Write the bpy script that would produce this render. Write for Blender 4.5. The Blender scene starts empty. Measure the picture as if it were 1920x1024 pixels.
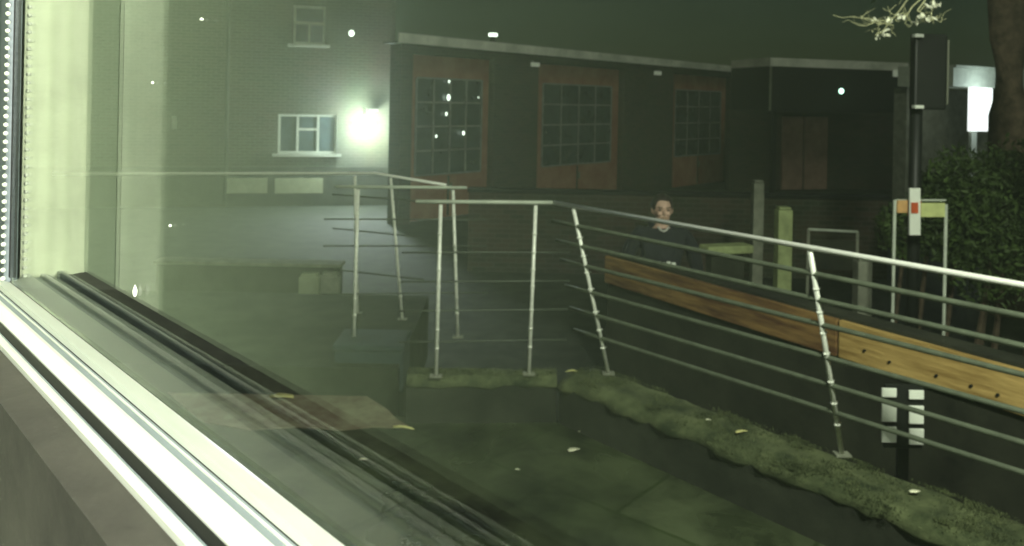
import bpy, bmesh, math, random
from mathutils import Vector, Matrix
R = math.radians
random.seed(7)
S = bpy.context.scene
COL = S.collection

# ---------------------------------------------------------------- camera
F = 1500.0; HZ = 190.0; CH = 2.65          # focal length in photo pixels, horizon row, eye height
ROLL = .020                                  # the picture leans a little clockwise
cam = bpy.data.cameras.new('camera'); camo = bpy.data.objects.new('camera', cam); COL.objects.link(camo)
camo.location = (0, 0, CH); camo.rotation_euler = (math.pi/2, -math.atan(ROLL), 0)
cam.shift_y = -(512-HZ)/1920
cam.sensor_width = 36; cam.lens = 36*F/1920; cam.clip_start = 0.01; cam.clip_end = 500
cam.dof.use_dof = True; cam.dof.focus_distance = .5; cam.dof.aperture_fstop = 19      # close focus of a cheap camera: the yard is a little soft
S.camera = camo
S.view_settings.view_transform = 'Standard'; S.view_settings.look = 'None'
S.view_settings.exposure = 0; S.view_settings.gamma = 1
S.render.resolution_x = 1024; S.render.resolution_y = 546
# ---------------------------------------------------------------- night sky
W = bpy.data.worlds.new('World'); S.world = W; W.use_nodes = True
nt = W.node_tree; bg = nt.nodes['Background']
sky = nt.nodes.new('ShaderNodeTexSky'); sky.sky_type = 'NISHITA'; sky.sun_disc = False
sky.sun_elevation = R(14); sky.sun_rotation = R(200); sky.air_density = 1.0
tint = nt.nodes.new('ShaderNodeMix'); tint.data_type = 'RGBA'; tint.blend_type = 'MULTIPLY'; tint.inputs[0].default_value = 1
tint.inputs[7].default_value = (0.70, 0.80, 0.50, 1)
nt.links.new(sky.outputs[0], tint.inputs[6]); nt.links.new(tint.outputs[2], bg.inputs[0])
bg.inputs[1].default_value = 0.0055
# added weak sun: brightens the facades in place of the town's ambient glow
def lamp(name, typ, loc, energy, color=(1, 1, 1), size=0.1, target=None, **kw):
    l = bpy.data.lights.new(name, typ); l.energy = energy; l.color = color
    if typ == 'AREA': l.size = size
    elif typ in ('POINT', 'SPOT'): l.shadow_soft_size = size
    for k, v in kw.items(): setattr(l, k, v)
    o = bpy.data.objects.new(name, l); COL.objects.link(o); o.location = loc
    if target is not None:
        o.rotation_euler = (Vector(target)-Vector(loc)).to_track_quat('-Z', 'Y').to_euler()
    return o
lamp('fill_sun', 'SUN', (0, 0, 20), 0.24, (0.95, 1, 0.85), target=(-4, 13, 8), angle=R(15))
# added unseen fill light above the window: brightens railing, moss and plates
lamp('outside_fill', 'AREA', (1.6, 0.2, 4.9), 350, (0.98, 1, 0.86), 0.35, target=(3.2, 6.5, 0.8))
# ---------------------------------------------------------------- rays through photo pixels -> places in the world
def ray(px, py):
    u, w = px-960, HZ-py; k = 1/math.hypot(1, ROLL)
    return Vector(((u-ROLL*w)*k, F, (w+ROLL*u)*k))
O = Vector((0, 0, CH))
def Pz(px, py, z): d = ray(px, py); return O+d*((z-CH)/d.z)
def Py(px, py, Y): d = ray(px, py); return O+d*(Y/d.y)
VA = R(43.2)
D = Vector((-math.sin(VA), math.cos(VA), 0)); N = Vector((math.cos(VA), math.sin(VA), 0))
def L(s, n, z): return D*s+N*n+Vector((0, 0, z))
class Facade:                                    # a vertical plane through p along direction u
    def __init__(f, p, u, up=None): f.p = Vector((p[0], p[1], 0)); f.u = Vector(u).normalized(); f.n = Vector((f.u.y, -f.u.x, 0))
    def hit(f, px, py):
        d = ray(px, py); t = (f.p-O).dot(f.n)/d.dot(f.n); q = O+d*t
        return (q-f.p).dot(f.u), q.z
    def w(f, a, out, z): return f.p+f.u*a+f.n*out+Vector((0, 0, z))   # out>0: towards the viewer's side

# ---------------------------------------------------------------- materials
def mat(name, col, rough=0.7, metal=0.0, noise=0.25, scale=6.0, bump=0.0, spec=0.4, col2=None):
    m = bpy.data.materials.new(name); m.use_nodes = True; t = m.node_tree; b = t.nodes['Principled BSDF']
    b.inputs['Roughness'].default_value = rough; b.inputs['Metallic'].default_value = metal
    b.inputs['Specular IOR Level'].default_value = spec
    tc = t.nodes.new('ShaderNodeTexCoord'); nz = t.nodes.new('ShaderNodeTexNoise')
    nz.inputs['Scale'].default_value = scale; nz.inputs['Detail'].default_value = 6; nz.inputs['Roughness'].default_value = .65
    t.links.new(tc.outputs['Object'], nz.inputs['Vector'])
    cr = t.nodes.new('ShaderNodeValToRGB'); e = cr.color_ramp.elements
    a = [c*(1-noise) for c in col]; bb = list(col2) if col2 else [min(1, c*(1+noise)) for c in col]
    e[0].position = .35; e[1].position = .65; e[0].color = (*a, 1); e[1].color = (*bb, 1)
    t.links.new(nz.outputs[0], cr.inputs[0]); t.links.new(cr.outputs[0], b.inputs['Base Color'])
    if bump:
        bp = t.nodes.new('ShaderNodeBump'); bp.inputs['Strength'].default_value = bump; bp.inputs['Distance'].default_value = .02
        t.links.new(nz.outputs[0], bp.inputs['Height']); t.links.new(bp.outputs[0], b.inputs['Normal'])
    return m
def brick(name, c1, c2, mortar, sc=4.4):
    m = mat(name, c1, .9); t = m.node_tree; b = t.nodes['Principled BSDF']
    tc = t.nodes.new('ShaderNodeTexCoord'); mp = t.nodes.new('ShaderNodeMapping'); br = t.nodes.new('ShaderNodeTexBrick')
    mp.inputs['Rotation'].default_value = (0, 0, 0)
    t.links.new(tc.outputs['UV'], br.inputs['Vector'])
    br.inputs['Color1'].default_value = (*c1, 1); br.inputs['Color2'].default_value = (*c2, 1); br.inputs['Mortar'].default_value = (*mortar, 1)
    br.inputs['Scale'].default_value = sc; br.inputs['Mortar Size'].default_value = .03; br.inputs['Row Height'].default_value = .33; br.inputs['Brick Width'].default_value = 1.0
    mx = t.nodes.new('ShaderNodeMix'); mx.data_type = 'RGBA'; mx.blend_type = 'MULTIPLY'; mx.inputs[0].default_value = .6
    nz = t.nodes.new('ShaderNodeTexNoise'); nz.inputs['Scale'].default_value = .8; nz.inputs['Detail'].default_value = 5
    t.links.new(tc.outputs['Object'], nz.inputs['Vector'])
    t.links.new(br.outputs[0], mx.inputs[6]); t.links.new(nz.outputs[1], mx.inputs[7]); t.links.new(mx.outputs[2], b.inputs['Base Color'])
    return m
def emit(name, col, st):
    m = bpy.data.materials.new(name); m.use_nodes = True; b = m.node_tree.nodes['Principled BSDF']
    b.inputs['Base Color'].default_value = (*[.8*c for c in col], 1); b.inputs['Emission Color'].default_value = (*col, 1); b.inputs['Emission Strength'].default_value = st
    return m
def glassmat(name, tint=(1, 1, 1), rough=0.0):
    m = bpy.data.materials.new(name); m.use_nodes = True; t = m.node_tree
    g = t.nodes.new('ShaderNodeBsdfGlass'); g.inputs['Color'].default_value = (*tint, 1); g.inputs['Roughness'].default_value = rough; g.inputs['IOR'].default_value = 1.26
    t.links.new(g.outputs[0], t.nodes['Material Output'].inputs['Surface']); return m
M = dict(
    pvc=mat('white_plastic', (.74, .78, .68), .35, noise=.04, scale=20),
    pvcg=mat('grey_plastic', (.22, .26, .27), .4, noise=.1, scale=30),
    gasket=mat('black_rubber', (.008, .009, .008), .6),
    glass=glassmat('window_glass', (.97, 1, .96)),
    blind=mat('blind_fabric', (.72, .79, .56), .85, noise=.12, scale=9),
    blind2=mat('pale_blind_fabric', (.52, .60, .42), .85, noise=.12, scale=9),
    bead=mat('bead_plastic', (.8, .85, .7), .3, noise=.02),
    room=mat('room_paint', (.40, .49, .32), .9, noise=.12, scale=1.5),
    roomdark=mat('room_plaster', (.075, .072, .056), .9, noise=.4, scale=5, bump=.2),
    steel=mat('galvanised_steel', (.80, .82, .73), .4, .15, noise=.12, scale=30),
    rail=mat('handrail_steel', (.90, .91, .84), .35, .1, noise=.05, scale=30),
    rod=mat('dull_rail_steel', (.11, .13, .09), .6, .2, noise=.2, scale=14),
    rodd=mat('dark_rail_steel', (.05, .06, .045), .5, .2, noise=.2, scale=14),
    moss=mat('mossy_stone', (.034, .054, .018), .95, noise=.5, scale=5, bump=.8, col2=(.11, .13, .058)),
    tuft=mat('moss_tuft', (.045, .065, .02), .95, noise=.5, scale=6, col2=(.10, .12, .05)),
    wallf=mat('damp_wall_face', (.014, .019, .011), .95, noise=.5, scale=2, bump=.6, col2=(.04, .045, .03)),
    court=mat('courtyard_paving', (.016, .026, .011), .8, noise=.55, scale=1.8, bump=.35, col2=(.085, .105, .055)),
    terrace=mat('dark_terrace', (.012, .018, .010), .95, noise=.5, scale=2, bump=.5, spec=.1, col2=(.035, .042, .026)),
    street=mat('street_asphalt', (.016, .022, .014), .85, noise=.5, scale=3, bump=.4, col2=(.038, .045, .03)),
    pave=mat('pavement_slab', (.09, .10, .08), .85, noise=.25, scale=2, bump=.3),
    kerb=mat('kerb_stone', (.20, .21, .17), .85, noise=.25, scale=4, bump=.3),
    patch=mat('worn_brown_paving', (.22, .15, .10), .85, noise=.35, scale=5, bump=.5, col2=(.26, .25, .16)),
    plankR=mat('weathered_red_timber', (.17, .065, .03), .8, noise=.5, scale=3.0, bump=.3, col2=(.30, .18, .06)),
    plankY=mat('ochre_timber', (.40, .25, .07), .7, noise=.3, scale=3.0, bump=.3, col2=(.60, .42, .15)),
    dark=mat('black_metal', (.012, .014, .012), .5, noise=.2),
    darkg=mat('dark_green_wall', (.018, .021, .013), .9, noise=.6, scale=2, bump=.5, col2=(.035, .038, .024)),
    white=mat('white_paint', (.78, .82, .72), .5, noise=.05),
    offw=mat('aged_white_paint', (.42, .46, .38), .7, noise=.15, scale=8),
    fascia=mat('grey_fascia', (.80, .84, .72), .7, noise=.25, scale=1.2),
    roof=mat('roof_felt', (.008, .010, .008), .9, noise=.3, scale=3, bump=.3),
    door=mat('red_timber_door', (.42, .13, .085), .75, noise=.35, scale=2.2, col2=(.38, .19, .12)),
    doorp=mat('pink_brown_door', (.30, .18, .14), .7, noise=.2, scale=3),
    pane=mat('dark_window_pane', (.03, .045, .05), .12, noise=.4, scale=3, spec=.8),
    lattice=mat('grey_glazing_bar', (.22, .22, .20), .6),
    conc=mat('old_concrete', (.20, .21, .16), .9, noise=.25, scale=6, bump=.4),
    greenw=mat('pale_green_post', (.34, .40, .18), .7, noise=.25, scale=8),
    panel=mat('pale_olive_panel', (.34, .38, .24), .8, noise=.15, scale=5),
    bluebox=mat('dark_blue_plastic', (.016, .032, .038), .85, noise=.3, scale=3),
    bark=mat('tree_bark', (.10, .075, .05), .95, noise=.5, scale=7, bump=1.0),
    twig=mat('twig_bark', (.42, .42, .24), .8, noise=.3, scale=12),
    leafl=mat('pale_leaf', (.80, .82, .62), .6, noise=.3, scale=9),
    hedge=mat('hedge_leaf', (.035, .07, .018), .6, noise=.6, scale=4, col2=(.09, .15, .035)),
    leafg=mat('fallen_leaf', (.85, .85, .62), .7, noise=.1, scale=9),
    leafy=mat('yellow_fallen_leaf', (.75, .72, .3), .7, noise=.15, scale=9),
    red=mat('red_marking', (.55, .10, .03), .6, noise=.2),
    orange=mat('orange_board', (.55, .32, .12), .6, noise=.25, scale=6),
    olive=mat('yellow_green_board', (.50, .55, .22), .6, noise=.2, scale=6),
    skin=mat('skin', (.50, .33, .25), .6, noise=.1, scale=15),
    hair=mat('dark_hair', (.018, .013, .01), .7, noise=.4, scale=40),
    jacket=mat('black_hooded_top', (.012, .014, .018), .9, noise=.3, scale=10),
    jeans=mat('dark_trousers', (.016, .02, .03), .9, noise=.3, scale=10),
    shirt=mat('pale_shirt', (.5, .5, .45), .8, noise=.1),
    flood=emit('floodlight_glow', (.86, .95, 1), 520),
    litpanel=emit('lit_panel', (.95, .97, 1), 1.6),
    glow_dot=emit('small_glow', (.9, 1, .9), 2.5),
    eav=emit('dim_eaves_lamp', (.8, .85, .7), .16),
    green=emit('green_indicator', (.55, 1, .8), 4),
    housebrick=brick('house_brick', (.055, .06, .035), (.085, .08, .05), (.15, .16, .12)),
    garagebrick=brick('garage_brick', (.04, .042, .025), (.085, .06, .04), (.10, .10, .075)),
)
def slabs(m, sx, sy, dark):                        # paving joints and wet patches in the courtyard
    t = m.node_tree; b = t.nodes['Principled BSDF']; old = b.inputs['Base Color'].links[0].from_socket
    tc = t.nodes.new('ShaderNodeTexCoord'); mp = t.nodes.new('ShaderNodeMapping'); mp.inputs['Rotation'].default_value = (0, 0, R(40)); br = t.nodes.new('ShaderNodeTexBrick')
    t.links.new(tc.outputs['Object'], mp.inputs[0]); t.links.new(mp.outputs[0], br.inputs['Vector'])
    br.inputs['Scale'].default_value = 1; br.inputs['Brick Width'].default_value = sx; br.inputs['Row Height'].default_value = sy; br.inputs['Mortar Size'].default_value = .012
    br.inputs['Color1'].default_value = (1, 1, 1, 1); br.inputs['Color2'].default_value = (.70, .74, .66, 1); br.inputs['Mortar'].default_value = (dark, dark*1.2, dark*.8, 1)
    mx = t.nodes.new('ShaderNodeMix'); mx.data_type = 'RGBA'; mx.blend_type = 'MULTIPLY'; mx.inputs[0].default_value = 1
    t.links.new(old, mx.inputs[6]); t.links.new(br.outputs[0], mx.inputs[7]); t.links.new(mx.outputs[2], b.inputs['Base Color'])
    nz = t.nodes.new('ShaderNodeTexNoise'); nz.inputs['Scale'].default_value = .7; nz.inputs['Detail'].default_value = 4
    t.links.new(tc.outputs['Object'], nz.inputs['Vector']); mr = t.nodes.new('ShaderNodeMapRange')
    mr.inputs['From Min'].default_value = .42; mr.inputs['From Max'].default_value = .6; mr.inputs['To Min'].default_value = .22; mr.inputs['To Max'].default_value = .85
    t.links.new(nz.outputs[0], mr.inputs[0]); t.links.new(mr.outputs[0], b.inputs['Roughness'])
slabs(M['court'], .9, .6, .45)
for q_ in ('plankR', 'plankY'):                     # grain runs along the plank
    t = M[q_].node_tree; nz = next(n for n in t.nodes if n.type == 'TEX_NOISE'); tc = next(n for n in t.nodes if n.type == 'TEX_COORD')
    mp = t.nodes.new('ShaderNodeMapping'); mp.vector_type = 'TEXTURE'; mp.inputs['Rotation'].default_value = (0, 0, R(-52)); mp.inputs['Scale'].default_value = (1, 6, .12)
    mp.inputs['Scale'].default_value = (1.6, .2, .12)
    t.links.new(tc.outputs['Object'], mp.inputs[0]); t.links.new(mp.outputs[0], nz.inputs['Vector'])
# ---------------------------------------------------------------- mesh helpers
def obj(name, bm, m, parent=None, smooth=False):
    bmesh.ops.recalc_face_normals(bm, faces=bm.faces)
    me = bpy.data.meshes.new(name)
    uv = bm.loops.layers.uv.verify()
    for f in bm.faces:
        nrm = f.normal
        ax = Vector((-nrm.y, nrm.x, 0))
        if ax.length < .3: ax = Vector((1, 0, 0))
        ax.normalize()
        for l in f.loops:
            c = l.vert.co; l[uv].uv = (c.dot(ax), c.z if abs(nrm.z) < .7 else c.y)
        f.smooth = smooth
    bm.to_mesh(me); bm.free()
    if isinstance(m, (list, tuple)):
        for q in m: me.materials.append(q)
    else: me.materials.append(m)
    o = bpy.data.objects.new(name, me); COL.objects.link(o)
    if parent: o.parent = parent; o.matrix_parent_inverse = Matrix.Translation(parent.location).inverted()
    return o
def tag(o, label=None, cat=None, group=None, kind=None):
    for k, v in (('label', label), ('category', cat), ('group', group), ('kind', kind)):
        if v: o[k] = v
    return o
def thing(name, loc, label, cat, group=None):
    o = bpy.data.objects.new(name, None); COL.objects.link(o); o.location = loc; o.empty_display_size = .1
    return tag(o, label, cat, group)
def hexa(bm, c8):                                  # 8 corners: bottom ring of four, then top ring of four
    v = [bm.verts.new(c) for c in c8]
    for q in ((0, 1, 2, 3), (4, 5, 6, 7), (0, 1, 5, 4), (1, 2, 6, 5), (2, 3, 7, 6), (3, 0, 4, 7)): bm.faces.new([v[i] for i in q])
    return v
def slab(a, b, out0, out1, z0, z1, n, bm=None):    # box along a->b, thickness out0..out1 along n
    bm = bm or bmesh.new(); a = Vector((a[0], a[1], 0)); b = Vector((b[0], b[1], 0))
    r = [a+n*out0, b+n*out0, b+n*out1, a+n*out1]
    hexa(bm, [q+Vector((0, 0, z0)) for q in r]+[q+Vector((0, 0, z1)) for q in r]); return bm
def box(c, sx, sy, sz, ang=0, bm=None):            # c = centre of the base
    bm = bm or bmesh.new(); u = Vector((math.cos(ang), math.sin(ang), 0)); v = Vector((-u.y, u.x, 0)); c = Vector(c)
    r = [c-u*sx/2-v*sy/2, c+u*sx/2-v*sy/2, c+u*sx/2+v*sy/2, c-u*sx/2+v*sy/2]
    hexa(bm, r+[q+Vector((0, 0, sz)) for q in r]); return bm
def bevel(bm, w, seg=2): bmesh.ops.bevel(bm, geom=bm.edges[:], offset=w, segments=seg, affect='EDGES', profile=.6); return bm
def tube(pts, rad, seg=8, bm=None, cap=True):
    bm = bm or bmesh.new(); rings = []
    pts = [Vector(p) for p in pts]
    rr = rad if isinstance(rad, (list, tuple)) else [rad]*len(pts)
    for i, p in enumerate(pts):
        d = (pts[min(i+1, len(pts)-1)]-pts[max(i-1, 0)]).normalized()
        a = d.cross(Vector((0, 0, 1)))
        if a.length < .05: a = d.cross(Vector((1, 0, 0)))
        a.normalize(); b = d.cross(a).normalized()
        rings.append([bm.verts.new(p+(a*math.cos(2*math.pi*k/seg)+b*math.sin(2*math.pi*k/seg))*rr[i]) for k in range(seg)])
    for i in range(len(rings)-1):
        for k in range(seg):
            bm.faces.new([rings[i][k], rings[i][(k+1) % seg], rings[i+1][(k+1) % seg], rings[i+1][k]])
    if cap: bm.faces.new(rings[0]); bm.faces.new(rings[-1])
    return bm
def ball(c, rx, ry=None, rz=None, bm=None, sub=2):
    bm = bm or bmesh.new(); ry = ry or rx; rz = rz or rx
    bmesh.ops.create_icosphere(bm, subdivisions=sub, radius=1, matrix=Matrix.Translation(Vector(c)) @ Matrix.Diagonal((rx, ry, rz, 1)))
    return bm
def prism(profile, s0, s1, bm=None):               # closed (n,z) outline carried along the window wall
    bm = bm or bmesh.new()
    A = [bm.verts.new(L(s0, n, z)) for n, z in profile]; B = [bm.verts.new(L(s1, n, z)) for n, z in profile]
    bm.faces.new(A); bm.faces.new(B); k = len(A)
    for i in range(k): bm.faces.new([A[i], A[(i+1) % k], B[(i+1) % k], B[i]])
    return bm
def ground(name, corners, m, thick=.2):
    bm = bmesh.new(); c = [Vector(q) for q in corners]
    hexa(bm, [q-Vector((0, 0, thick)) for q in c]+c)
    return tag(obj(name, bm, m), kind='structure')

# ================================================================ the room behind the glass
GN = .15                                            # distance from the lens to the glass
JS = .7515                                            # left end of the glass
SL, ZT, SR = CH-.1554, 4.35, -2.6
win = thing('window', L(-.5, GN, CH-.2), 'white framed window with rubber seals, seen from inside at its lower left corner', 'window')
def zz(h): return CH-h
E = JS+.16
obj('glazing_bead', prism([(.15, zz(.1554)), (.137, zz(.150)), (.137, zz(.154)), (.15, zz(.162))], SR, JS), M['pvc'], win)
obj('sash_rebate', prism([(.1365, zz(.1542)), (.129, zz(.1542)), (.129, zz(.20)), (.1365, zz(.20))], SR, JS), M['pvcg'], win)
obj('rebate_lip', prism([(.1345, zz(.1532)), (.1338, zz(.1532)), (.1338, zz(.1541)), (.1345, zz(.1541))], SR, JS), M['pvc'], win)
obj('sash', prism([(.1285, zz(.1515)), (.1265, zz(.1512)), (.1200, zz(.1550)), (.1200, zz(.1650)), (.1285, zz(.1650))], SR, JS), M['pvc'], win)
obj('seal', prism([(.1196, zz(.1555)), (.1165, zz(.1575)), (.1165, zz(.1800)), (.1196, zz(.1800))], SR, E), M['gasket'], win)
obj('sash_groove', prism([(.1130, zz(.1534)), (.1119, zz(.1534)), (.1119, zz(.1800)), (.1130, zz(.1800))], SR, E), M['pvcg'], win)
obj('frame', prism([(.1116, zz(.1528)), (.1100, zz(.1525)), (.1085, zz(.1543)), (.1085, zz(.1900)), (.1116, zz(.1900))], SR, E), M['pvc'], win)
# left jamb
def vbox(s0, s1, n0, n1, z0, z1, bm=None): return prism([(n0, z0), (n1, z0), (n1, z1), (n0, z1)], s0, s1, bm)
obj('jamb', vbox(JS+.006, JS+.06, .1465, .16, zz(.156), ZT), M['pvcg'], win)
obj('jamb_seal', vbox(JS, JS+.006, .1500, .158, zz(.152), ZT), M['gasket'], win)
obj('glass_pane', vbox(SR, JS, GN, GN+.005, SL+.0005, ZT), M['glass'], win)
def on_glass(px, py):
    d = ray(px, py); return O+d*((GN-.0012)/d.dot(N))
for px, py, w_, h_, lb in ((253, 545, .0013, .0034, 'long bright water drop running down the glass above the window corner'), (286, 155, .0008, .0009, 'tiny round water drop high on the glass over the dim blind'),
                           (378, 36, .0010, .0008, 'tiny water drop near the top of the glass'), (319, 423, .0008, .0008, 'faint tiny water drop halfway down the left of the glass')):
    c = on_glass(px, py); bm = ball(c, w_, w_, h_, sub=3)
    for q in bm.verts:
        if q.co.z > c.z: f_ = 1-.75*(q.co.z-c.z)/h_; q.co.x = c.x+(q.co.x-c.x)*f_; q.co.y = c.y+(q.co.y-c.y)*f_
    tag(obj('water_drop', bm, M['bead'], smooth=True), lb, 'drop', 'water drops on the glass')
# side wall of the room, wall under the window, the rest of the room
rm = bmesh.new()
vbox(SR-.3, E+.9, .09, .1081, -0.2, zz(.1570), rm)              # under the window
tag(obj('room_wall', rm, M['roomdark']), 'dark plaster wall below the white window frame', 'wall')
rw = bmesh.new()
vbox(JS+.35, JS+.5, -3.2, .1, 0, 4.6, rw)
vbox(SR-.3, SR-.2, -3.2, .1, 0, 4.6, rw)
vbox(SR-.3, JS+.5, -3.3, -3.2, 0, 4.6, rw)
vbox(SR-.3, JS+.5, -3.2, .1, 4.4, 4.6, rw)
vbox(SR-.3, JS+.5, -3.2, .085, .7, .8, rw)
tag(obj('room_shell', rw, M['room']), kind='structure')
ow = bmesh.new()
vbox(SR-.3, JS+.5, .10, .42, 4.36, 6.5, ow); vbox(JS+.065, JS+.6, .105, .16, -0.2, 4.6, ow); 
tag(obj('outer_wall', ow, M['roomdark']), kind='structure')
# blinds beside the window: seen mirrored in the glass
def slat(n0, n1, s, m, label, folds):
    bm = bmesh.new(); k = 60; va = []
    for i in range(k+1):
        t = i/k; n = n0+(n1-n0)*t; ss = s+.0012*math.sin(t*math.pi*folds)
        va.append((bm.verts.new(L(ss, n, 2.1)), bm.verts.new(L(ss, n, 4.3)), bm.verts.new(L(ss+.003, n, 2.1)), bm.verts.new(L(ss+.003, n, 4.3))))
    for i in range(k):
        a, b = va[i], va[i+1]
        bm.faces.new([a[0], b[0], b[1], a[1]]); bm.faces.new([a[2], b[2], b[3], a[3]])
        bm.faces.new([a[0], b[0], b[2], a[2]]); bm.faces.new([a[1], b[1], b[3], a[3]])
    for a in (va[0], va[-1]): bm.faces.new([a[0], a[1], a[3], a[2]])
    return tag(obj('blind', bm, m), label, 'blind', 'fabric blinds beside the window')
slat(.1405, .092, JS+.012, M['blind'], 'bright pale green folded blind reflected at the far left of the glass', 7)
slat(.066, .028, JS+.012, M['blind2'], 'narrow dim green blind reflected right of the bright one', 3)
bc = bmesh.new()
z = 2.46
while z < 4.0:
    ball(L(JS-.012, .1425, z), .0021, sub=1, bm=bc); z += .0068
tag(obj('bead_chain', bc, M['bead'], smooth=True), 'white bead chain hanging beside the window frame', 'chain')
lamp('room_lamp', 'AREA', L(-1.0, -.28, 3.1), 88, (1, 1, .90), .4, target=L(.75, .1, 2.8))

# ================================================================ ground
ground('street', [(-60, 2.2, 0), (60, 2.2, 0), (60, 90, 0), (-60, 90, 0)], M['street'])
ZC, ZW, ZH = .50, .81, 1.97                       # courtyard, wall top, handrail
# wall line (inner edge of the mossy top), parallel to the window wall
w0 = Pz(1045, 708, ZW); w1 = Pz(1700, 968, ZW); wd = (w1-w0).normalized(); wdn = Vector((-wd.y, wd.x, 0))
if wdn.y < 0: wdn = -wdn
wend = w0+wd*7
l0 = Pz(762, 708, ZW)
cb = bmesh.new()                                    # courtyard sheet, raised above the street behind the wall
c4 = [Vector((-12, -.2, 0)), Vector((wend.x+.2, wend.y, 0)), Vector((w0.x+.05, w0.y+.05, 0)), Vector((-12, 5.75, 0))]
hexa(cb, [q+Vector((0, 0, .03)) for q in c4]+[q+Vector((0, 0, ZC)) for q in c4])
tag(obj('courtyard_floor', cb, M['court']), kind='structure')
# mossy retaining wall beside the courtyard
def mossy(name, a, b, nn, width, label):
    t = thing(name, (a+b)/2*Vector((1, 1, 0)) if False else Vector(((a.x+b.x)/2, (a.y+b.y)/2, 0)), label, 'wall')
    obj('wall_face', slab(a, b, .02, width-.02, 0, ZW-.06, nn), M['wallf'], t)
    bm = bmesh.new(); K = max(8, int((b-a).length/.07)); J = 9; g = []
    for i in range(K+1):
        row = []
        for j in range(J+1):
            e = min(j, J-j); p = a.lerp(b, i/K)+nn*(width*j/J)
            zz_ = ZW-(.06 if e == 0 else .015 if e == 1 else 0)+(random.uniform(-.007, .009) if e else 0)
            q = Vector((p.x, p.y, zz_))+nn*(random.uniform(-.02, .02) if e == 0 else 0)
            row.append(bm.verts.new(q))
        g.append(row)
    for i in range(K):
        for j in range(J): bm.faces.new([g[i][j], g[i+1][j], g[i+1][j+1], g[i][j+1]])
    o = obj('mossy_top', bm, M['moss'], t, smooth=True)
    tf = bmesh.new(); Ln = (b-a).length
    cl = [(random.random(), random.random(), random.uniform(.04, .16)) for _ in range(int(Ln*26))]
    for _ in range(int(Ln*3600)):
        q = random.choice(cl); p = a.lerp(b, min(1, max(0, q[0]+random.gauss(0, q[2]*.5)/Ln)))+nn*min(width+.02, max(-.03, q[1]*width+random.gauss(0, q[2]*.4)))
        e_ = min((p-a).dot(nn), width-(p-a).dot(nn)); z_ = ZW+.004-(.03 if e_ < .01 else .01 if e_ < .05 else 0)
        h_ = random.uniform(.004, .014)*(2.2 if random.random() < .08 else 1); an = random.uniform(0, 6.28); w_ = random.uniform(.0015, .005)
        c_ = Vector((p.x, p.y, z_)); dx = Vector((math.cos(an)*w_, math.sin(an)*w_, 0))
        tf.faces.new([tf.verts.new(c_-dx), tf.verts.new(c_+dx), tf.verts.new(c_+Vector((random.uniform(-.008, .008), random.uniform(-.008, .008), h_)))])
    to = obj('moss_tufts', tf, M['tuft'], t); to['kind'] = 'stuff'
    m_ = o.modifiers.new('solid', 'SOLIDIFY'); m_.thickness = .05
    return t
mossy('retaining_wall', w0, wend, wdn, .42, 'long low wall with mossy top running to the lower right below the railing')
mossy('retaining_wall', l0, Pz(1045, 708, ZW)+Vector((-.0, 0, 0)), Vector((0, 1, 0)), .22, 'short dark wall with mossy top carrying the two upright posts')
bm = bmesh.new(); pp = [Pz(x, y, ZC+.006) for x, y in ((300, 722), (360, 712), (480, 716), (560, 713), (612, 717), (640, 727), (672, 733), (700, 750), (728, 768), (745, 786), (775, 803), (700, 800), (640, 806), (560, 800), (470, 806), (380, 790))]
v0 = [bm.verts.new(q) for q in pp]; v1 = [bm.verts.new(q-Vector((0, 0, .005))) for q in pp]; bm.faces.new(v0); bm.faces.new(v1)
for i in range(len(pp)): bm.faces.new([v0[i-1], v0[i], v1[i], v1[i-1]])
tag(obj('brown_paving', bm, M['patch']), kind='structure')

# ================================================================ railings
def lean_post(base, top, t, clamps, side, n=.013):
    p = obj('post', tube([base, top], n, 10), M['steel'], t, True)
    fl = obj('foot_plate', box((base.x, base.y, base.z-.004), .08, .06, .010), M['conc'], p)
    for c in clamps:
        q = base.lerp(top, c); obj('clamp', ball(q, .019, .019, .012, tube([q-side*.030, q+side*.022], .006, 6), 1), M['steel'], p, True)
    return p
CL = (.16, .27, .38, .52, .62, .72, .83)
def railing(label, rail_pts, posts, rods, rodr=.009, rr=.019, mrod='rodd', rc=None):
    t = thing('railing', (rail_pts[0]+rail_pts[-1])/2*1.0, label, 'railing', 'steel railings round the courtyard')
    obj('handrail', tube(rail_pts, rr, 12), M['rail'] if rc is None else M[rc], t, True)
    for b, tp in posts:
        side = (rail_pts[1]-rail_pts[0]).normalized().cross(Vector((0, 0, 1)))
        lean_post(b, tp, t, CL, side)
    for f in rods:
        pts = [b.lerp(tp, f) for b, tp in posts]
        d = (pts[-1]-pts[0]).normalized() if len(pts) > 1 else (rail_pts[-1]-rail_pts[0]).normalized()
        pa = pts[0]-d*.25; pb = pts[-1]+d*.25
        obj('crossbar', tube([pa]+pts+[pb], rodr, 8), M[mrod], t, True)
    return t
# long leaning railing on the mossy wall
h0, h1 = Pz(1040, 380, ZH), Pz(1920, 535, ZH)
hd = (h1-h0).normalized(); h2 = h1+hd*1.2
def onrail(px, a, b, z=ZH):                        # point of the line a-b seen in photo column px
    lo, hi = -1.0, 2.0
    f = lambda t: (lambda q: 960+F*(q.x+ROLL*(q.z-CH))/q.y)(a.lerp(b, t))-px
    s0 = f(lo)
    for _ in range(50):
        m = (lo+hi)/2
        if (f(m) > 0) == (s0 > 0): lo = m
        else: hi = m
    return a.lerp(b, lo)
pA, pB = Pz(1141, 700, ZW+.01), Pz(1579, 852, ZW+.01)
tA, tB = onrail(1076, h0, h1), onrail(1520, h0, h1)
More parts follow.
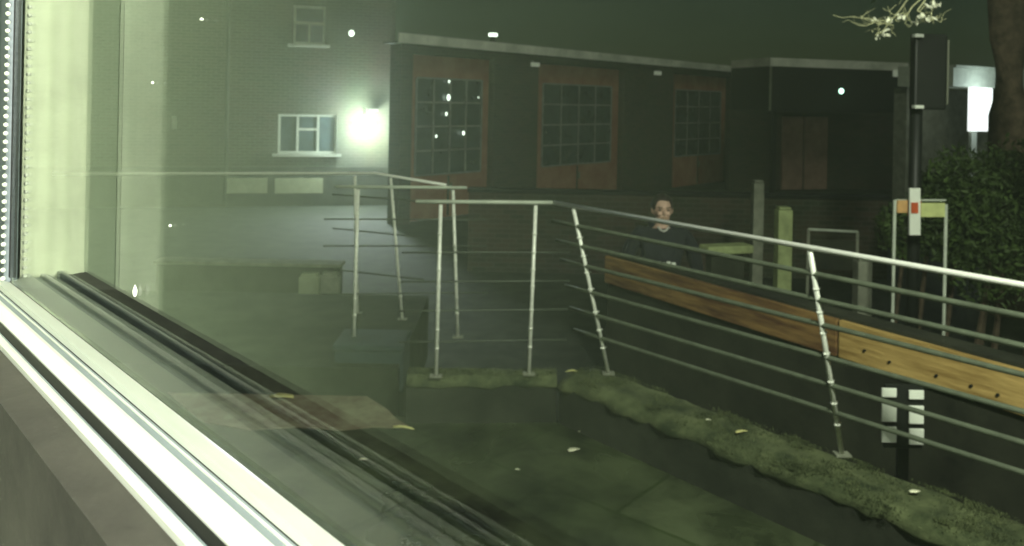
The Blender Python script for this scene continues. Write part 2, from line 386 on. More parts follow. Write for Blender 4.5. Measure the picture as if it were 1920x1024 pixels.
# a third post past the frame edge
pC, tC = pB+(pB-pA), tB+(tB-tA)
down = Vector((0, 0, -.02))
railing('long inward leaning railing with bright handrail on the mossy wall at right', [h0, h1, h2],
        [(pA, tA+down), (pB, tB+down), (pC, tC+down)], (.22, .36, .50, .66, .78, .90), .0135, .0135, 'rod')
# front run above the short wall
f0, f1 = Pz(780, 378, ZH), Pz(1036, 380, ZH)
def post_at(xb, yb, xt, a, b): return Pz(xb, yb, ZW+.01), onrail(xt, a, b)+down
railing('dull handrail run on two upright posts above the short mossy wall', [f0, f1],
        [post_at(818, 705, 827, f0, f1), post_at(992, 701, 1005, f0, f1)], (.2, .38, .55, .72), .006, .013, rc='offw')  # off-white handrail colour paints in the duller light on this run
# run further left
g0, g1 = Pz(629, 350, ZH), Pz(876, 352, ZH)
railing('railing run with a slender post left of the short mossy wall', [g0, g1],
        [post_at(664, 636, 672, g0, g1), (lambda q: (Vector((q.x+.06, q.y, ZW)), q+down))(onrail(850, g0, g1))], (.3, .62, .8), .006, .012, rc='offw')  # darker handrail colour stands in for its weaker highlight
k0, k1, k2 = Pz(100, 326, ZH), Pz(705, 325, ZH), Pz(836, 347, ZH)
rb = onrail(733, k1, k2)
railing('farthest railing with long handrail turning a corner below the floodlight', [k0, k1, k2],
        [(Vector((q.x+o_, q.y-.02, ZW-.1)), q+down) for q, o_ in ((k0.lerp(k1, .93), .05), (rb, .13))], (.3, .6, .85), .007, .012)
gl = ground('upper_terrace', [(-14, 5.76, ZW-.1), (l0.x-.12, 5.76, ZW-.1), (l0.x-.12, 7.9, ZW-.1), (-14, 7.9, ZW-.1)], M['terrace'], .6)

# ================================================================ timber edged barrier beyond the railing
zb0, zb1 = .97, 1.22
q0, q1 = Pz(1900, 772, zb0), Pz(1240, 562, zb0)
bd = (q1-q0).normalized(); bn = Vector((bd.y, -bd.x, 0)); bn = bn if bn.y < 0 else -bn     # towards the camera
qa = q0-bd*1.5; qb = q1+bd*.75; qm = onrail(1573, q0, q1)
tb = thing('timber_barrier', (q0.x, q0.y, 0), 'low wall faced with an ochre and a red brown plank behind the leaning railing', 'barrier')
obj('base_wall', slab(qa, qb, -.16, -.02, 0, zb1-.03, bn), M['darkg'], tb)
o = obj('plank', bevel(slab(qa, qm-bd*.01, -.018, .02, zb0, zb1, bn), .006), M['plankY'], tb); o['label'] = 'bright ochre plank with dark bolts'
for px in (1625, 1672, 1825, 1875, 1760):
    c = onrail(px, q0, q1); c = c+bn*.02+Vector((0, 0, .10+random.uniform(-.03, .03)))
    obj('bolt', tube([c-bn*.01, c+bn*.012], .009, 8), M['dark'], o)
o = obj('plank', bevel(slab(qm+bd*.01, qb, -.018, .02, zb0, zb1, bn), .006), M['plankR'], tb); o['label'] = 'weathered red brown plank'
obj('coping', slab(qa, qb, -.19, -.02, zb1-.028, zb1+.02, bn), M['darkg'], tb)

# ================================================================ things on the pavement
def upright(name, px0, px1, ytop, ybot, Y, m, label, cat, depth=None, bev=.01):
    a, b = Py(px0, ybot, Y), Py(px1, ybot, Y); t = Py((px0+px1)/2, ytop, Y)
    w = abs(b.x-a.x); c = (a+b)/2; d = depth or w
    bm = box((c.x, Y+d/2, max(c.z, 0)), w, d, t.z-max(c.z, 0))
    if bev: bevel(bm, min(bev, w*.2))
    return tag(obj(name, bm, m), label, cat)
def zbase(Y): return 0
# concrete post and pale bollard
def on_ground_post(name, px0, px1, ytop, Y, m, label, cat, cap=False):
    t = Py((px0+px1)/2, ytop, Y); w = (px1-px0)/F*Y*.98
    th = thing(name, (t.x, Y, 0), label, cat)
    bm = box((t.x, Y, 0), w, w, t.z-.03); bevel(bm, w*.08); obj('shaft', bm, m, th)
    bm = box((t.x, Y, t.z-.027), w*.86, w*.86, .03); bevel(bm, w*.1); obj('cap', bm, m, th)
    return th
on_ground_post('concrete_post', 1411, 1431, 338, 9.6, M['conc'], 'tall thin grey concrete post right of the person', 'post')
on_ground_post('bollard', 1456, 1483, 388, 9.3, M['greenw'], 'short pale green bollard beside the tall concrete post', 'bollard')
on_ground_post('grey_post', 1604, 1631, 482, 7.2, M['conc'], 'dim squat post below the low metal hoop', 'post')
hp = thing('hoop_barrier', Py(1560, 440, 9.5)*Vector((1, 1, 0)), 'low thin metal hoop barrier right of the pale bollard', 'barrier') if False else None
a, b = Py(1516, 430, 9), Py(1608, 435, 9)
hp = thing('hoop_barrier', ((a.x+b.x)/2, 9, 0), 'low thin metal hoop right of the pale bollard', 'barrier')
obj('top_bar', tube([a, b], .016, 8), M['offw'], hp, True)
for q in (a, b): obj('leg', tube([Vector((q.x, 9, 0)), q], .018, 8), M['conc'], hp, True)
obj('sheet', bevel(box((a.x*.5+b.x*.5, 9.0, a.z-.45), b.x-a.x-.06, .02, .33), .004), M['darkg'], hp)
# framed sign in front of the hedge
Ys = 6.3
sg = thing('framed_sign', (Py(1725, 390, Ys).x, Ys, 0), 'two legged street sign with orange and green board and white upright marker', 'sign')
ang = -.0
l1, l2 = Py(1678, 378, Ys), Py(1774, 386, Ys-.1)
for q, y in ((l1, Ys), (l2, Ys-.1)): obj('leg', tube([Vector((q.x, y, 0)), q+Vector((0, 0, .012))], .013, 8), M['offw'], sg, True)
def board(x0, x1, y0, y1, Y0, Y1, m, name, th=.02):
    a, b, c, d = Py(x0, y1, Y0), Py(x1, y1, Y1), Py(x1, y0, Y1), Py(x0, y0, Y0)
    off = Vector((0, th, 0)); bm = bmesh.new(); hexa(bm, [a, b, b+off, a+off, d, c, c+off, d+off]); return obj(name, bm, m, sg)
board(1683, 1703, 376, 399, Ys-.02, Ys-.04, M['orange'], 'orange_board')
board(1727, 1772, 381, 407, Ys-.07, Ys-.12, M['olive'], 'green_board')
board(1703, 1727, 376, 404, Ys-.045, Ys-.065, M['red'], 'red_panel')
board(1680, 1774, 374, 377, Ys, Ys-.1, M['offw'], 'top_bar')
q = board(1706, 1726, 353, 441, Ys-.09, Ys-.09, M['white'], 'white_marker')
board(1709, 1722, 380, 400, Ys-.099, Ys-.099, M['red'], 'red_mark', .008)
# traffic signal: dark backing board on a black pole
Yt = 6.9
tl = thing('traffic_signal', (Py(1718, 300, Yt).x, Yt, 0), 'tall black pole with the dark back of a traffic signal at its top', 'traffic signal')
c = Py(1718, 205, Yt)
obj('pole', tube([Vector((c.x, Yt, 0)), Vector((c.x, Yt, c.z+.6))], .052, 14), M['dark'], tl, True)
a, b = Py(1702, 205, Yt), Py(1765, 66, Yt); bm = box(((a.x+b.x)/2, Yt-.06, a.z), b.x-a.x, .1, b.z-a.z); bevel(bm, .02); o = obj('signal_housing', bm, M['dark'], tl)
obj('edge_strip', box((b.x+.008, Yt-.06, a.z+.05), .012, .09, b.z-a.z-.1), M['conc'], o)
for y in (68, 201):
    q = Py(1720, y, Yt-.14); obj('bracket', bevel(box((q.x, Yt-.15, q.z-.012), .075, .06, .028), .005), M['white'], o)
# pair of reflective white plates low on the pole
Yp = 4.2
wp = thing('marker_plates', (Py(1690, 830, Yp).x, Yp, 0), 'two upright white plates on a dark stand behind the lower crossbars', 'marker')
Zp = Py(1690, 830, Yp).z
for (x0, x1, nm) in ((1653, 1681, 0), (1705, 1732, 1)):
    for (y0, y1) in ((728, 744), (757, 790), (800, 829)):
        a, b = Py(x0-nm*1, y1+4*nm, Yp), Py(x1, y0+4*nm, Yp)
        obj('white_plate', bevel(box(((a.x+b.x)/2, Yp, a.z), b.x-a.x, .012, b.z-a.z), .003), M['white'], wp)
a, b = Py(1655, 838, Yp+.03), Py(1732, 722, Yp+.03)
obj('stand', box(((a.x+b.x)/2, Yp+.03, a.z), b.x-a.x-.01, .02, b.z-a.z), M['dark'], wp); obj('leg', box(((a.x+b.x)/2, Yp+.03, 0), .06, .018, a.z-.002), M['dark'], wp)
# dark blue box, pale panels
c = Pz(690, 735, ZC)
bx = thing('storage_box', (c.x, c.y, ZC), 'dark blue green box with a lid standing left of the short wall', 'box')
w = 130/F*c.y
obj('bin', bevel(box((c.x, c.y+.2, ZC), w, .4, .30), .02), M['bluebox'], bx)
obj('lid', bevel(box((c.x, c.y+.2, ZC+.302), w*1.04, .44, .04), .012), M['bluebox'], bx)
for i, (x0, x1, y0, m, lb) in enumerate(((563, 600, 514, 'panel', 'dull squat bollard, left of the pair behind the slender post'), (604, 638, 512, 'conc', 'paler squat bollard, right of the pair behind the slender post'))):
    on_z = 0; Y = 9.35; a, b = Py(x0, y0, Y), Py(x1, y0, Y)
    t = thing('squat_bollard', ((a.x+b.x)/2, Y, on_z), lb, 'bollard', 'pair of squat bollards')
    obj('shaft', bevel(box(((a.x+b.x)/2, Y, on_z), b.x-a.x, .14, a.z-on_z-.02), .01), M[m], t)
    obj('cap', bevel(box(((a.x+b.x)/2, Y, a.z-.018), (b.x-a.x)*.8, .11, .03), .008), M[m], t)
# kerb lines beyond the railings
ks = thing('dwarf_wall', (-3.2, 9.6, 0), 'low dark dwarf wall with thin pale coping behind the farthest railing', 'wall')
cz = Py(470, 489, 9.6).z; a, b = Py(300, 489, 9.6), Py(640, 489, 9.6)
obj('brickwork', box(((a.x+b.x)/2, 9.6, 0), b.x-a.x, .2, cz-.04), M['darkg'], ks); obj('coping', bevel(box(((a.x+b.x)/2, 9.6, cz-.038), b.x-a.x+.05, .26, .04), .008), M['conc'], ks)
c = Py(1362, 462, 8.7); ls = thing('low_seat', (c.x, 8.7, 0), 'pale yellowish slab seat on a dark base beside the person', 'seat')
obj('seat_slab', bevel(box((c.x, 8.7, c.z-.07), .56, .2, .09, .3), .02), M['greenw'], ls); obj('base', box((c.x, 8.75, 0), .4, .12, c.z-.073, .3), M['darkg'], ls)
# dark boundary wall in front of the garages
FX0, FX1 = Py(880, 352, 12.5), Py(1660, 352, 12.5)
bw = thing('boundary_wall', ((FX0.x+FX1.x)/2, 12.5, 0), 'dark low boundary wall in front of the red garage doors', 'wall')
obj('brickwork', box(((FX0.x+FX1.x)/2, 12.5, 0), FX1.x-FX0.x, .22, FX0.z-.06), M['garagebrick'], bw)
obj('coping', bevel(box(((FX0.x+FX1.x)/2, 12.5, FX0.z-.057), FX1.x-FX0.x+.04, .28, .06), .01), M['roof'], bw)

# ================================================================ buildings
def fbox(f, x0, x1, y0, y1, out0, out1, bm=None):  # pixel rectangle on a facade -> box
    a0, zt = f.hit(x0, y0); a1, _ = f.hit(x1, y0); zb = f.hit(x0, y1)[1]
    return fb(f, a0, a1, zb, zt, out0, out1, bm)
def fb(f, a0, a1, z0, z1, o0, o1, bm=None):
    bm = bm or bmesh.new(); r = [f.w(a0, o0, 0), f.w(a1, o0, 0), f.w(a1, o1, 0), f.w(a0, o1, 0)]
    hexa(bm, [q+Vector((0, 0, z0)) for q in r]+[q+Vector((0, 0, z1)) for q in r]); return bm
def dirvp(x): v = Vector((x-960, F, 0)); return v.normalized()
# ---- house at left
p0 = Py(575, 250, 19.5)
H = Facade(p0, dirvp(7500))
ha = H.hit(-700, 300)[0]; hb = H.hit(728, 300)[0]
hs = thing('house', H.w((ha+hb)/2, 0, 0), 'grey green brick house with two white framed windows and a floodlight', 'house')
def wall_with_holes(f, a0, a1, z0, z1, holes, depth, m, parent, name='wall'):
    xs = sorted({a0, a1, *[h[0] for h in holes], *[h[1] for h in holes]}); zs = sorted({z0, z1, *[h[2] for h in holes], *[h[3] for h in holes]})
    bm = bmesh.new()
    for i in range(len(xs)-1):
        for j in range(len(zs)-1):
            cx, cz = (xs[i]+xs[i+1])/2, (zs[j]+zs[j+1])/2
            if any(h[0] < cx < h[1] and h[2] < cz < h[3] for h in holes): continue
            fb(f, xs[i], xs[i+1], zs[j], zs[j+1], -depth, 0, bm)
    bmesh.ops.remove_doubles(bm, verts=bm.verts, dist=.0005)
    # drop the internal faces where cells meet
    seen = {}
    for fc in bm.faces: seen.setdefault(tuple(sorted(v.index for v in fc.verts)), []).append(fc)
    bm.verts.index_update()
    seen = {}
    for fc in bm.faces: seen.setdefault(frozenset(fc.verts), []).append(fc)
    bmesh.ops.delete(bm, geom=[x for k, v in seen.items() if len(v) > 1 for x in v], context='FACES_ONLY')
    return obj(name, bm, m, parent)
def rect(f, x0, x1, y0, y1): a0, zt = f.hit(x0, y0); a1 = f.hit(x1, y0)[0]; zb = f.hit(x0, y1)[1]; return (a0, a1, zb, zt)
h_low = rect(H, 522, 632, 214, 288); h_up = rect(H, 551, 611, 10, 82)
wall_with_holes(H, ha, hb, 0, 7.5, [h_low, h_up], .25, M['housebrick'], hs)
obj('gable_side', fb(H, hb-.003, hb+.14, 0, 7.5, -7, -.252), M['housebrick'], hs)
obj('roof', fb(H, ha, hb+.2, 7.503, 7.7, -7, .3), M['roof'], hs)
def window(f, r, bars, parent, hbar=None):
    a0, a1, z0, z1 = r; t = .055
    bm = fb(f, a0, a0+t, z0, z1, -.12, -.05); fb(f, a1-t, a1, z0, z1, -.12, -.05, bm)
    fb(f, a0+t, a1-t, z0, z0+t, -.12, -.05, bm); fb(f, a0+t, a1-t, z1-t, z1, -.12, -.05, bm)
    for (b0, b1, c0, c1) in bars:
        fb(f, a0+(a1-a0)*b0, a0+(a1-a0)*b1, z0+t+(z1-z0-2*t)*c0, z0+t+(z1-z0-2*t)*c1, -.118, -.053, bm)
    w = obj('window', bm, M['offw'], parent)
    obj('pane', fb(f, a0+t*.5, a1-t*.5, z0+t*.5, z1-t*.5, -.095, -.085), M['pane'], w)
    obj('sill', fb(f, a0-.12, a1+.12, z0-.07, z0-.003, -.1, .08), M['offw'], w)
    return w
window(H, h_low, [(.31, .35, 0, 1), (.66, .70, 0, 1), (.352, .658, .60, .67)], hs)
window(H, h_up, [(.02, .98, .52, .60), (.47, .53, 0, .518)], hs)
o = obj('downpipe', tube([H.w(H.hit(424, 300)[0], .06, 0), H.w(H.hit(424, 300)[0], .06, 7.4)], .045, 10), M['darkg'], hs, True)
for x0, x1 in ((420, 502), (516, 606)): obj('pale_panel', fb(H, *rect(H, x0, x1, 334, 362), .052, .075), M['panel'], hs)
obj('plinth', fb(H, ha, hb, 0, .95, .002, .05), M['darkg'], hs)
# pale notice board and lamp flecks on the house
o = obj('vent', fb(H, *rect(H, 323, 331, 218, 242), .002, .03), M['offw'], hs)
# floodlight on a bracket
fa, fz = H.hit(682, 236)
fl = thing('floodlight', H.w(fa, .0, fz), 'bright white floodlight glaring on the wall beside the lower window', 'floodlight')
obj('bracket', tube([H.w(fa, .003, fz+.42), H.w(fa, .18, fz+.42), H.w(fa, .3, fz+.26)], .02, 8), M['white'], fl)
bm = fb(H, fa-.16, fa+.16, fz-.12, fz+.12, .08, .22); bevel(bm, .03); obj('housing', bm, M['dark'], fl)
obj('lens', ball(H.w(fa, .30, fz), .27, .11, .22, sub=3), M['flood'], fl, True)
obj('sensor', bevel(fb(H, fa+.1, fa+.34, fz+.36, fz+.42, .06, .2), .01), M['white'], fl)
# ---- garages
G = Facade(Py(730, 200, 16.5), dirvp(2300))
gz = G.hit(730, 62)[1]
ga0, ga1 = G.hit(733, 200)[0], G.hit(1444, 200)[0]
gr = thing('garage_block', G.w((ga0+ga1)/2, 0, 0), 'low row of garages with dull red doors under a pale fascia', 'garage')
doors = [(772, 925, 140), (1008, 1168, 138), (1262, 1368, 142)]
holes = []
for (x0, x1, yt) in doors:
    a0 = G.hit(x0, 250)[0]; a1 = G.hit(x1, 250)[0]; holes.append((a0, a1, 0.0, 3.62))
wall_with_holes(G, ga0+.25, ga1, 0, gz-.2, holes, .35, M['garagebrick'], gr)
obj('fascia', fb(G, ga0-.05, ga1, gz-.205, gz, .25, .30), M['fascia'], gr)
obj('soffit', fb(G, ga0, ga1, gz-.2, gz-.17, -.3, .248), M['darkg'], gr)
bm = bmesh.new(); rp = [G.w(ga0, .246, 0), G.w(ga1, .246, 0), G.w(ga1, -7, 0), Vector((Py(742, 200, 19.2).x, 19.2, 0))]
hexa(bm, [q+Vector((0, 0, gz-.165)) for q in rp]+[q+Vector((0, 0, gz-.02)) for q in rp]); obj('roof', bm, M['roof'], gr)
for i, (a0, a1, z0, z1) in enumerate(holes):
    w = a1-a0
    d = obj('door', fb(G, a0+.002, a1-.002, .02, z1-.002, -.26, -.18), M['door'], gr)
    # glazed upper part: panes with a grid of bars
    p0_, p1_ = a0+w*.10, a1-w*.10
    zlo, zhi = 1.0, 3.12
    obj('pane', fb(G, p0_, p1_, zlo, zhi, -.178, -.172), M['pane'], d)
    bm = bmesh.new()
    for k in range(5):
        x = p0_+(p1_-p0_)*k/4; fb(G, x-.025, x+.025, zlo, zhi, -.170, -.15, bm)
    for k in range(5):
        z = zlo+(zhi-zlo)*k/4; fb(G, p0_, p1_, z-.02, z+.02, -.1695, -.148, bm)
    obj('glazing_bars', bm, M['lattice'], d)
    bm = bmesh.new(); fb(G, a0+w/2-.03, a0+w/2+.03, .05, zlo-.05, -.178, -.165, bm); obj('meeting_stile', bm, M['darkg'], d)
    obj('handle', fb(G, a0+w/2+.05, a0+w/2+.09, .6, .78, -.178, -.14), M['conc'], d)
def small_lamp(f, px, py, out, m, label, group, sx=.09, sz=.055):
    a, z = f.hit(px, py)
    t = thing('wall_lamp', f.w(a, out, z), label, 'lamp', group)
    obj('lamp_base', bevel(fb(f, a-sx*1.1, a+sx*1.1, z+sz*.55, z+sz*1.1, 0.003, out+.1), .008), M['darkg'], t)
    obj('lamp_glass', bevel(fb(f, a-sx, a+sx, z-sz, z+sz*.5, out, out+.09), .012), m, t)
small_lamp(G, 1000, 120, .02, M['eav'], 'dim square lamp under the fascia between the first and second garage doors', 'dim lamps under the fascia', .13, .07)
small_lamp(G, 1230, 136, .02, M['eav'], 'dim square lamp under the fascia between the second and third garage doors', 'dim lamps under the fascia', .15, .08)
small_lamp(G, 1424, 151, .02, M['eav'], 'dim square lamp right of the third garage door', 'dim lamps under the fascia', .15, .08)
for (px, py, r_, lb) in ((847, 183, .055, 'brightest upright reflection made as a glowing blob in the first garage door'), (843, 214, .032, 'small glowing reflection blob just under the brightest one in the first garage door'),
                         (848, 153, .026, 'small glowing reflection blob above the brightest one in the first garage door'), (875, 250, .038, 'small glowing reflection blob low at right in the first garage door'),
                         (824, 256, .028, 'small glowing reflection blob low at left in the first garage door'), (903, 183, .016, 'faint speck at right edge of first garage door')):
    a, z = G.hit(px, py)
    t = thing('glow_dot', G.w(a, -.14, z), lb, 'glow_dot', 'glowing blobs for reflections in the first garage door')  # emissive blobs stand in for lights reflected in the door panes
    obj('dark_stub', tube([G.w(a, -.145, z+r_*1.3), G.w(a, -.145, z+r_*2.2)], r_*.4, 8), M['dark'], t)
    bm = ball(G.w(a, -.1, z), r_*.7, r_*.7, r_*1.35, sub=2); obj('glass', bm, M['glow_dot'], t, True)
a, z = G.hit(914, 66)
t = thing('roof_lamp', G.w(a, .2, z), 'small bright lamp on top of the pale garage fascia', 'lamp')
obj('lamp_glass', bevel(fb(G, a-.08, a+.08, z-.04, z+.04, .1, .26), .02), M['glow_dot'], t); obj('lamp_base', fb(G, a-.06, a+.06, gz-.018, z-.042, .15, .22), M['dark'], t)
a, z = H.hit(659, 63)
t = thing('wall_lamp', H.w(a, 0, z), 'small bright round lamp high on the house above the floodlight', 'lamp')
obj('lamp_glass', ball(H.w(a, .1, z), .07, .07, .08), M['glow_dot'], t, True); obj('lamp_base', fb(H, a-.05, a+.05, z-.04, z+.04, .002, .03), M['dark'], t)
# ---- dark canopy block
C_ = Facade(Py(1443, 200, 23), dirvp(6000))
cb_ = thing('canopy_block', C_.w(2, 0, 0), 'dark boxy canopy with pale coping and pink brown doors beneath', 'building')
a0, zt = C_.hit(1443, 108); a1 = C_.hit(1702, 108)[0]; zb = C_.hit(1443, 208)[1]; zf = C_.hit(1443, 124)[1]
obj('canopy', fb(C_, a0, a1, zb, zf-.002, -2, 0), M['roof'], cb_)
obj('coping', fb(C_, a0, a1, zf, zt, -2.02, .04), M['fascia'], cb_)
obj('edge_trim', fb(C_, a0, a0+.07, zb, zf-.003, .002, .03), M['conc'], cb_)
obj('wall', fb(C_, a0, a1+3, 0, zb-.003, -2.2, -2.0), M['garagebrick'], cb_)
for (x0, x1) in ((1466, 1504), (1508, 1550)):
    C2 = Facade(C_.w(0, -2, 0), C_.u); r = C2.hit(x0, 220)[0], C2.hit(x1, 220)[0]
    obj('door', fb(C2, r[0], r[1], .02, 2.35, .002, .07), M['doorp'], cb_)
obj('post', fb(C_, a0+.22, a0+.34, 0, zb-.003, -.2, -.08), M['dark'], cb_)
a, z = C_.hit(1575, 171)
t = thing('indicator_lamp', C_.w(a, 0, z), 'tiny green white lamp glowing on the dark canopy', 'lamp')
obj('lamp_base', fb(C_, a-.1, a+.1, z-.1, z+.1, .003, .03), M['dark'], t); obj('lamp_glass', ball(C_.w(a, .06, z), .075, .05, .085), M['green'], t, True)
a, z = C_.hit(1677, 137)
t = thing('wall_lamp', C_.w(a, 0, z), 'dim square lamp at the right end of the dark canopy', 'lamp', 'dim lamps under the fascia')
obj('lamp_glass', bevel(fb(C_, a-.1, a+.1, z-.12, z+.08, .033, .1), .02), M['eav'], t); obj('lamp_base', fb(C_, a-.12, a+.12, z-.1, z+.12, .003, .03), M['dark'], t)
# ---- lit entrance at right
K = Facade(Py(1800, 200, 15.5), dirvp(3600))
le = thing('lit_entrance', K.w(0, 0, 0), 'entrance porch with glowing white panel and pale blue soffit behind the tree', 'building')
a0 = K.hit(1772, 200)[0]; a1 = K.hit(2100, 200)[0]
z1, z2 = K.hit(1800, 124)[1], K.hit(1800, 146)[1]
obj('porch_roof', fb(K, a0, a1, z1-.05, z1, -1.0, .2), M['offw'], le)
obj('soffit_panel', fb(K, a0, a1, K.hit(1800, 163)[1], z1-.053, -1.0, .15), M['offw'], le)
obj('wall', fb(K, a0+.9, a1, 0, K.hit(1800, 163)[1]-.003, -1.7, -1.4), M['conc'], le)
r = rect(K, 1816, 1856, 140, 246)
obj('lit_panel', fb(K, r[0], r[1], r[2], r[3], .0, .06), M['litpanel'], le)
r2 = rect(K, 1816, 1826, 247, 276)
obj('panel_post', fb(K, r2[0], r2[1], 0, r2[3], .0, .06), M['white'], le)
lamp('entrance_light', 'POINT', K.w(r[0]-.02, .65, r[3]-.35), 30, (.8, .9, 1), .1)
# ================================================================ trees and hedge
def leaf(bm, c, size, nrm=None):
    n_ = nrm or Vector((random.uniform(-1, 1), random.uniform(-1, 1), random.uniform(-.4, 1))).normalized()
    a = n_.orthogonal().normalized(); a.rotate(Matrix.Rotation(random.uniform(0, 6.28), 3, n_)); b = n_.cross(a)
    pts = [a*1, a*.3+b*.42, -a*.6+b*.3, -a*1, -a*.6-b*.3, a*.3-b*.42]
    vs = [bm.verts.new(c+p*size+n_*(.15*size*(i % 3))) for i, p in enumerate(pts)]
    bm.faces.new([vs[0], vs[1], vs[2], vs[3]]); bm.faces.new([vs[0], vs[3], vs[4], vs[5]])
Yr = 10.5
b0 = Py(1893, 300, Yr)
tr = thing('tree', (b0.x, Yr, 0), 'thick dark trunked tree standing at the right edge before the lit entrance', 'tree')
tp = [Vector((b0.x+dx, Yr+dy, z)) for dx, dy, z in ((.02, 0, 0), (0, 0, 1.2), (-.02, 0, 2.6), (.03, .1, 3.6), (0, .2, 4.6), (.12, .3, 6))]
obj('trunk', tube(tp, [.33, .25, .235, .23, .22, .17], 18), M['bark'], tr, True)
obj('limb', tube([tp[4], tp[4]+Vector((-.5, -.1, .9)), tp[4]+Vector((-1.1, 0, 2.2))], [.12, .09, .05], 10), M['bark'], tr, True)
obj('limb', tube([tp[4], tp[4]+Vector((.6, .1, 1)), tp[3]+Vector((1, 0, 2.2))], [.12, .09, .05], 10), M['bark'], tr, True)
cr = bmesh.new()
for i in range(2500):
    c = Vector((random.gauss(0, 1.3), random.gauss(0, 1.2), random.gauss(0, .7))); leaf(cr, tp[5]+Vector((.2, .4, .6))+c, random.uniform(.05, .1))
obj('crown', cr, M['hedge'], tr)
# lit sprig of the roadside tree reaching over the signal
Yv = 5.2
root = Py(1705, -160, Yv)
sp = thing('young_tree', (Py(2150, 600, Yv).x, Yv, 0), 'slim tree off the right edge whose pale lit twigs reach over the traffic signal', 'tree')
sb = Vector((Py(2150, 600, Yv).x, Yv, 0))
tk = [sb, sb+Vector((-.1, 0, 2.2)), sb+Vector((-.35, 0, 4.0))]
obj('trunk', tube(tk, [.09, .07, .04], 10), M['bark'], sp, True)
tw = bmesh.new(); lv = bmesh.new()
jn = Py(1770, -60, Yv)
tube([tk[1]+Vector((-.02, 0, .6)), (tk[2]+jn)/2, jn], [.035, .022, .012], 8, tw)
ends = [(1562, 28), (1580, 42), (1600, 30), (1622, 60), (1640, 68), (1660, 40), (1655, 15), (1690, 20), (1680, 68), (1705, 52), (1722, 40), (1740, 22), (1755, 8), (1762, 25), (1775, 35), (1750, 45), (1635, 32), (1618, 44)]
def wob(a, b, r0, r1, n=5):
    pts = [a.lerp(b, i/n)+Vector([random.uniform(-.02, .02) for _ in range(3)])*(0 if i in (0, n) else 1) for i in range(n+1)]
    tube(pts, [r0+(r1-r0)*i/n for i in range(n+1)], 5, tw); return pts
mids = [Py(1700, 30, Yv), Py(1665, 45, Yv-.1), Py(1745, 40, Yv+.1), Py(1720, 20, Yv)]
for m_ in mids: wob(jn, m_, .006, .004)
for (x, y) in ends:
    e_ = Py(x, y, Yv+random.uniform(-.15, .15)); m_ = min(mids, key=lambda q: (q-e_).length)
    pts = wob(m_, e_, .0035, .0015, 6)
    for _ in range(1):
        s_ = random.choice(pts[2:5]); s2 = s_+Vector((random.uniform(-.1, .1), random.uniform(-.05, .05), random.uniform(.0, .1))); wob(s_, s2, .002, .001, 3)
for (x, y, k) in ((1665, 40, 7), (1690, 30, 4), (1725, 28, 5), (1715, 44, 4), (1752, 10, 7), (1742, 14, 3), (1660, 62, 5), (1745, 38, 5), (1645, 68, 2), (1640, 40, 4)):
    for _ in range(int(k*1.6)):
        c = Py(x+random.uniform(-8, 8), y+random.uniform(-5, 5), Yv+random.uniform(-.1, .1)); leaf(lv, c, random.uniform(.014, .026))
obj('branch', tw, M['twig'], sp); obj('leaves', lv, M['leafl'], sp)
# hedge
hg = thing('hedge', Py(1850, 400, 8.6)*Vector((1, 1, 0)), 'dense dark green bush filling the right edge behind the street sign', 'bush')
bm = bmesh.new(); wood = bmesh.new()
hc = [Py(1870, 400, 8.6), Py(1800, 340, 8.8), Py(1900, 330, 8.7), Py(1960, 400, 8.5), Py(1800, 430, 8.6), Py(1860, 480, 8.4), Py(1700, 430, 9.0), Py(1750, 360, 9.1)]
rad = [.55, .35, .38, .6, .45, .5, .32, .25]
for c, r_ in zip(hc, rad):
    for i in range(int(2600*r_)):
        v = Vector([random.gauss(0, 1) for _ in range(3)]).normalized()*r_*random.uniform(.55, 1.08)*(1+.15*math.sin(5*c.x+i % 7))
        p = c+v
        if p.z > .05: leaf(bm, p, random.uniform(.022, .05))
    tube([Vector((c.x*.98, c.y+.1, 0)), c], [.035, .012], 6, wood)
obj('foliage', bm, M['hedge'], hg); obj('stems', wood, M['bark'], hg)
# added thin haze: makes a halo round the floodlight in place of lens bloom
hz = bmesh.new(); hexa(hz, [Vector(q) for q in ((-70, -8, -1.2), (70, -8, -1.2), (70, 95, -1.2), (-70, 95, -1.2), (-70, -8, 9), (70, -8, 9), (70, 95, 9), (-70, 95, 9))])
hm = bpy.data.materials.new('glow_haze'); hm.use_nodes = True; ht = hm.node_tree
for n_ in list(ht.nodes):
    if n_.type == 'BSDF_PRINCIPLED': ht.nodes.remove(n_)
pv = ht.nodes.new('ShaderNodeVolumePrincipled'); pv.inputs['Color'].default_value = (.82, .96, .82, 1); pv.inputs['Density'].default_value = .006; pv.inputs['Anisotropy'].default_value = .55
ht.links.new(pv.outputs[0], ht.nodes['Material Output'].inputs['Volume'])
tag(obj('haze', hz, hm), kind='stuff')
# ================================================================ fallen leaves
def fallen(px, py, z, size, m, label, ang=0, sq=.5):
    c = Pz(px, py, z+.01); bm = bmesh.new(); K = 10; top = []
    u = Vector((math.cos(ang), math.sin(ang), 0)); v = Vector((-u.y, u.x, 0))
    ring = []
    for i in range(K):
        t = 2*math.pi*i/K; r_ = size*(1+.18*math.sin(3*t+px))
        ring.append(bm.verts.new(c+u*math.cos(t)*r_+v*math.sin(t)*r_*sq+Vector((0, 0, .25*size*abs(math.sin(t))))))
    ce = bm.verts.new(c+Vector((0, 0, .004)))
    for i in range(K): bm.faces.new([ce, ring[i], ring[(i+1) % K]])
    o = obj('fallen_leaf', bm, m, None, True); md = o.modifiers.new('s', 'SOLIDIFY'); md.thickness = .002
    return tag(o, label, 'leaf', 'fallen leaves')
fallen(528, 746, ZC+.01, .085, M['leafy'], 'largest yellow leaf lying on the brown paving at left', 0, .45)
fallen(1076, 845, ZC, .042, M['leafg'], 'pale leaf on the courtyard floor left of the mossy wall', .5)
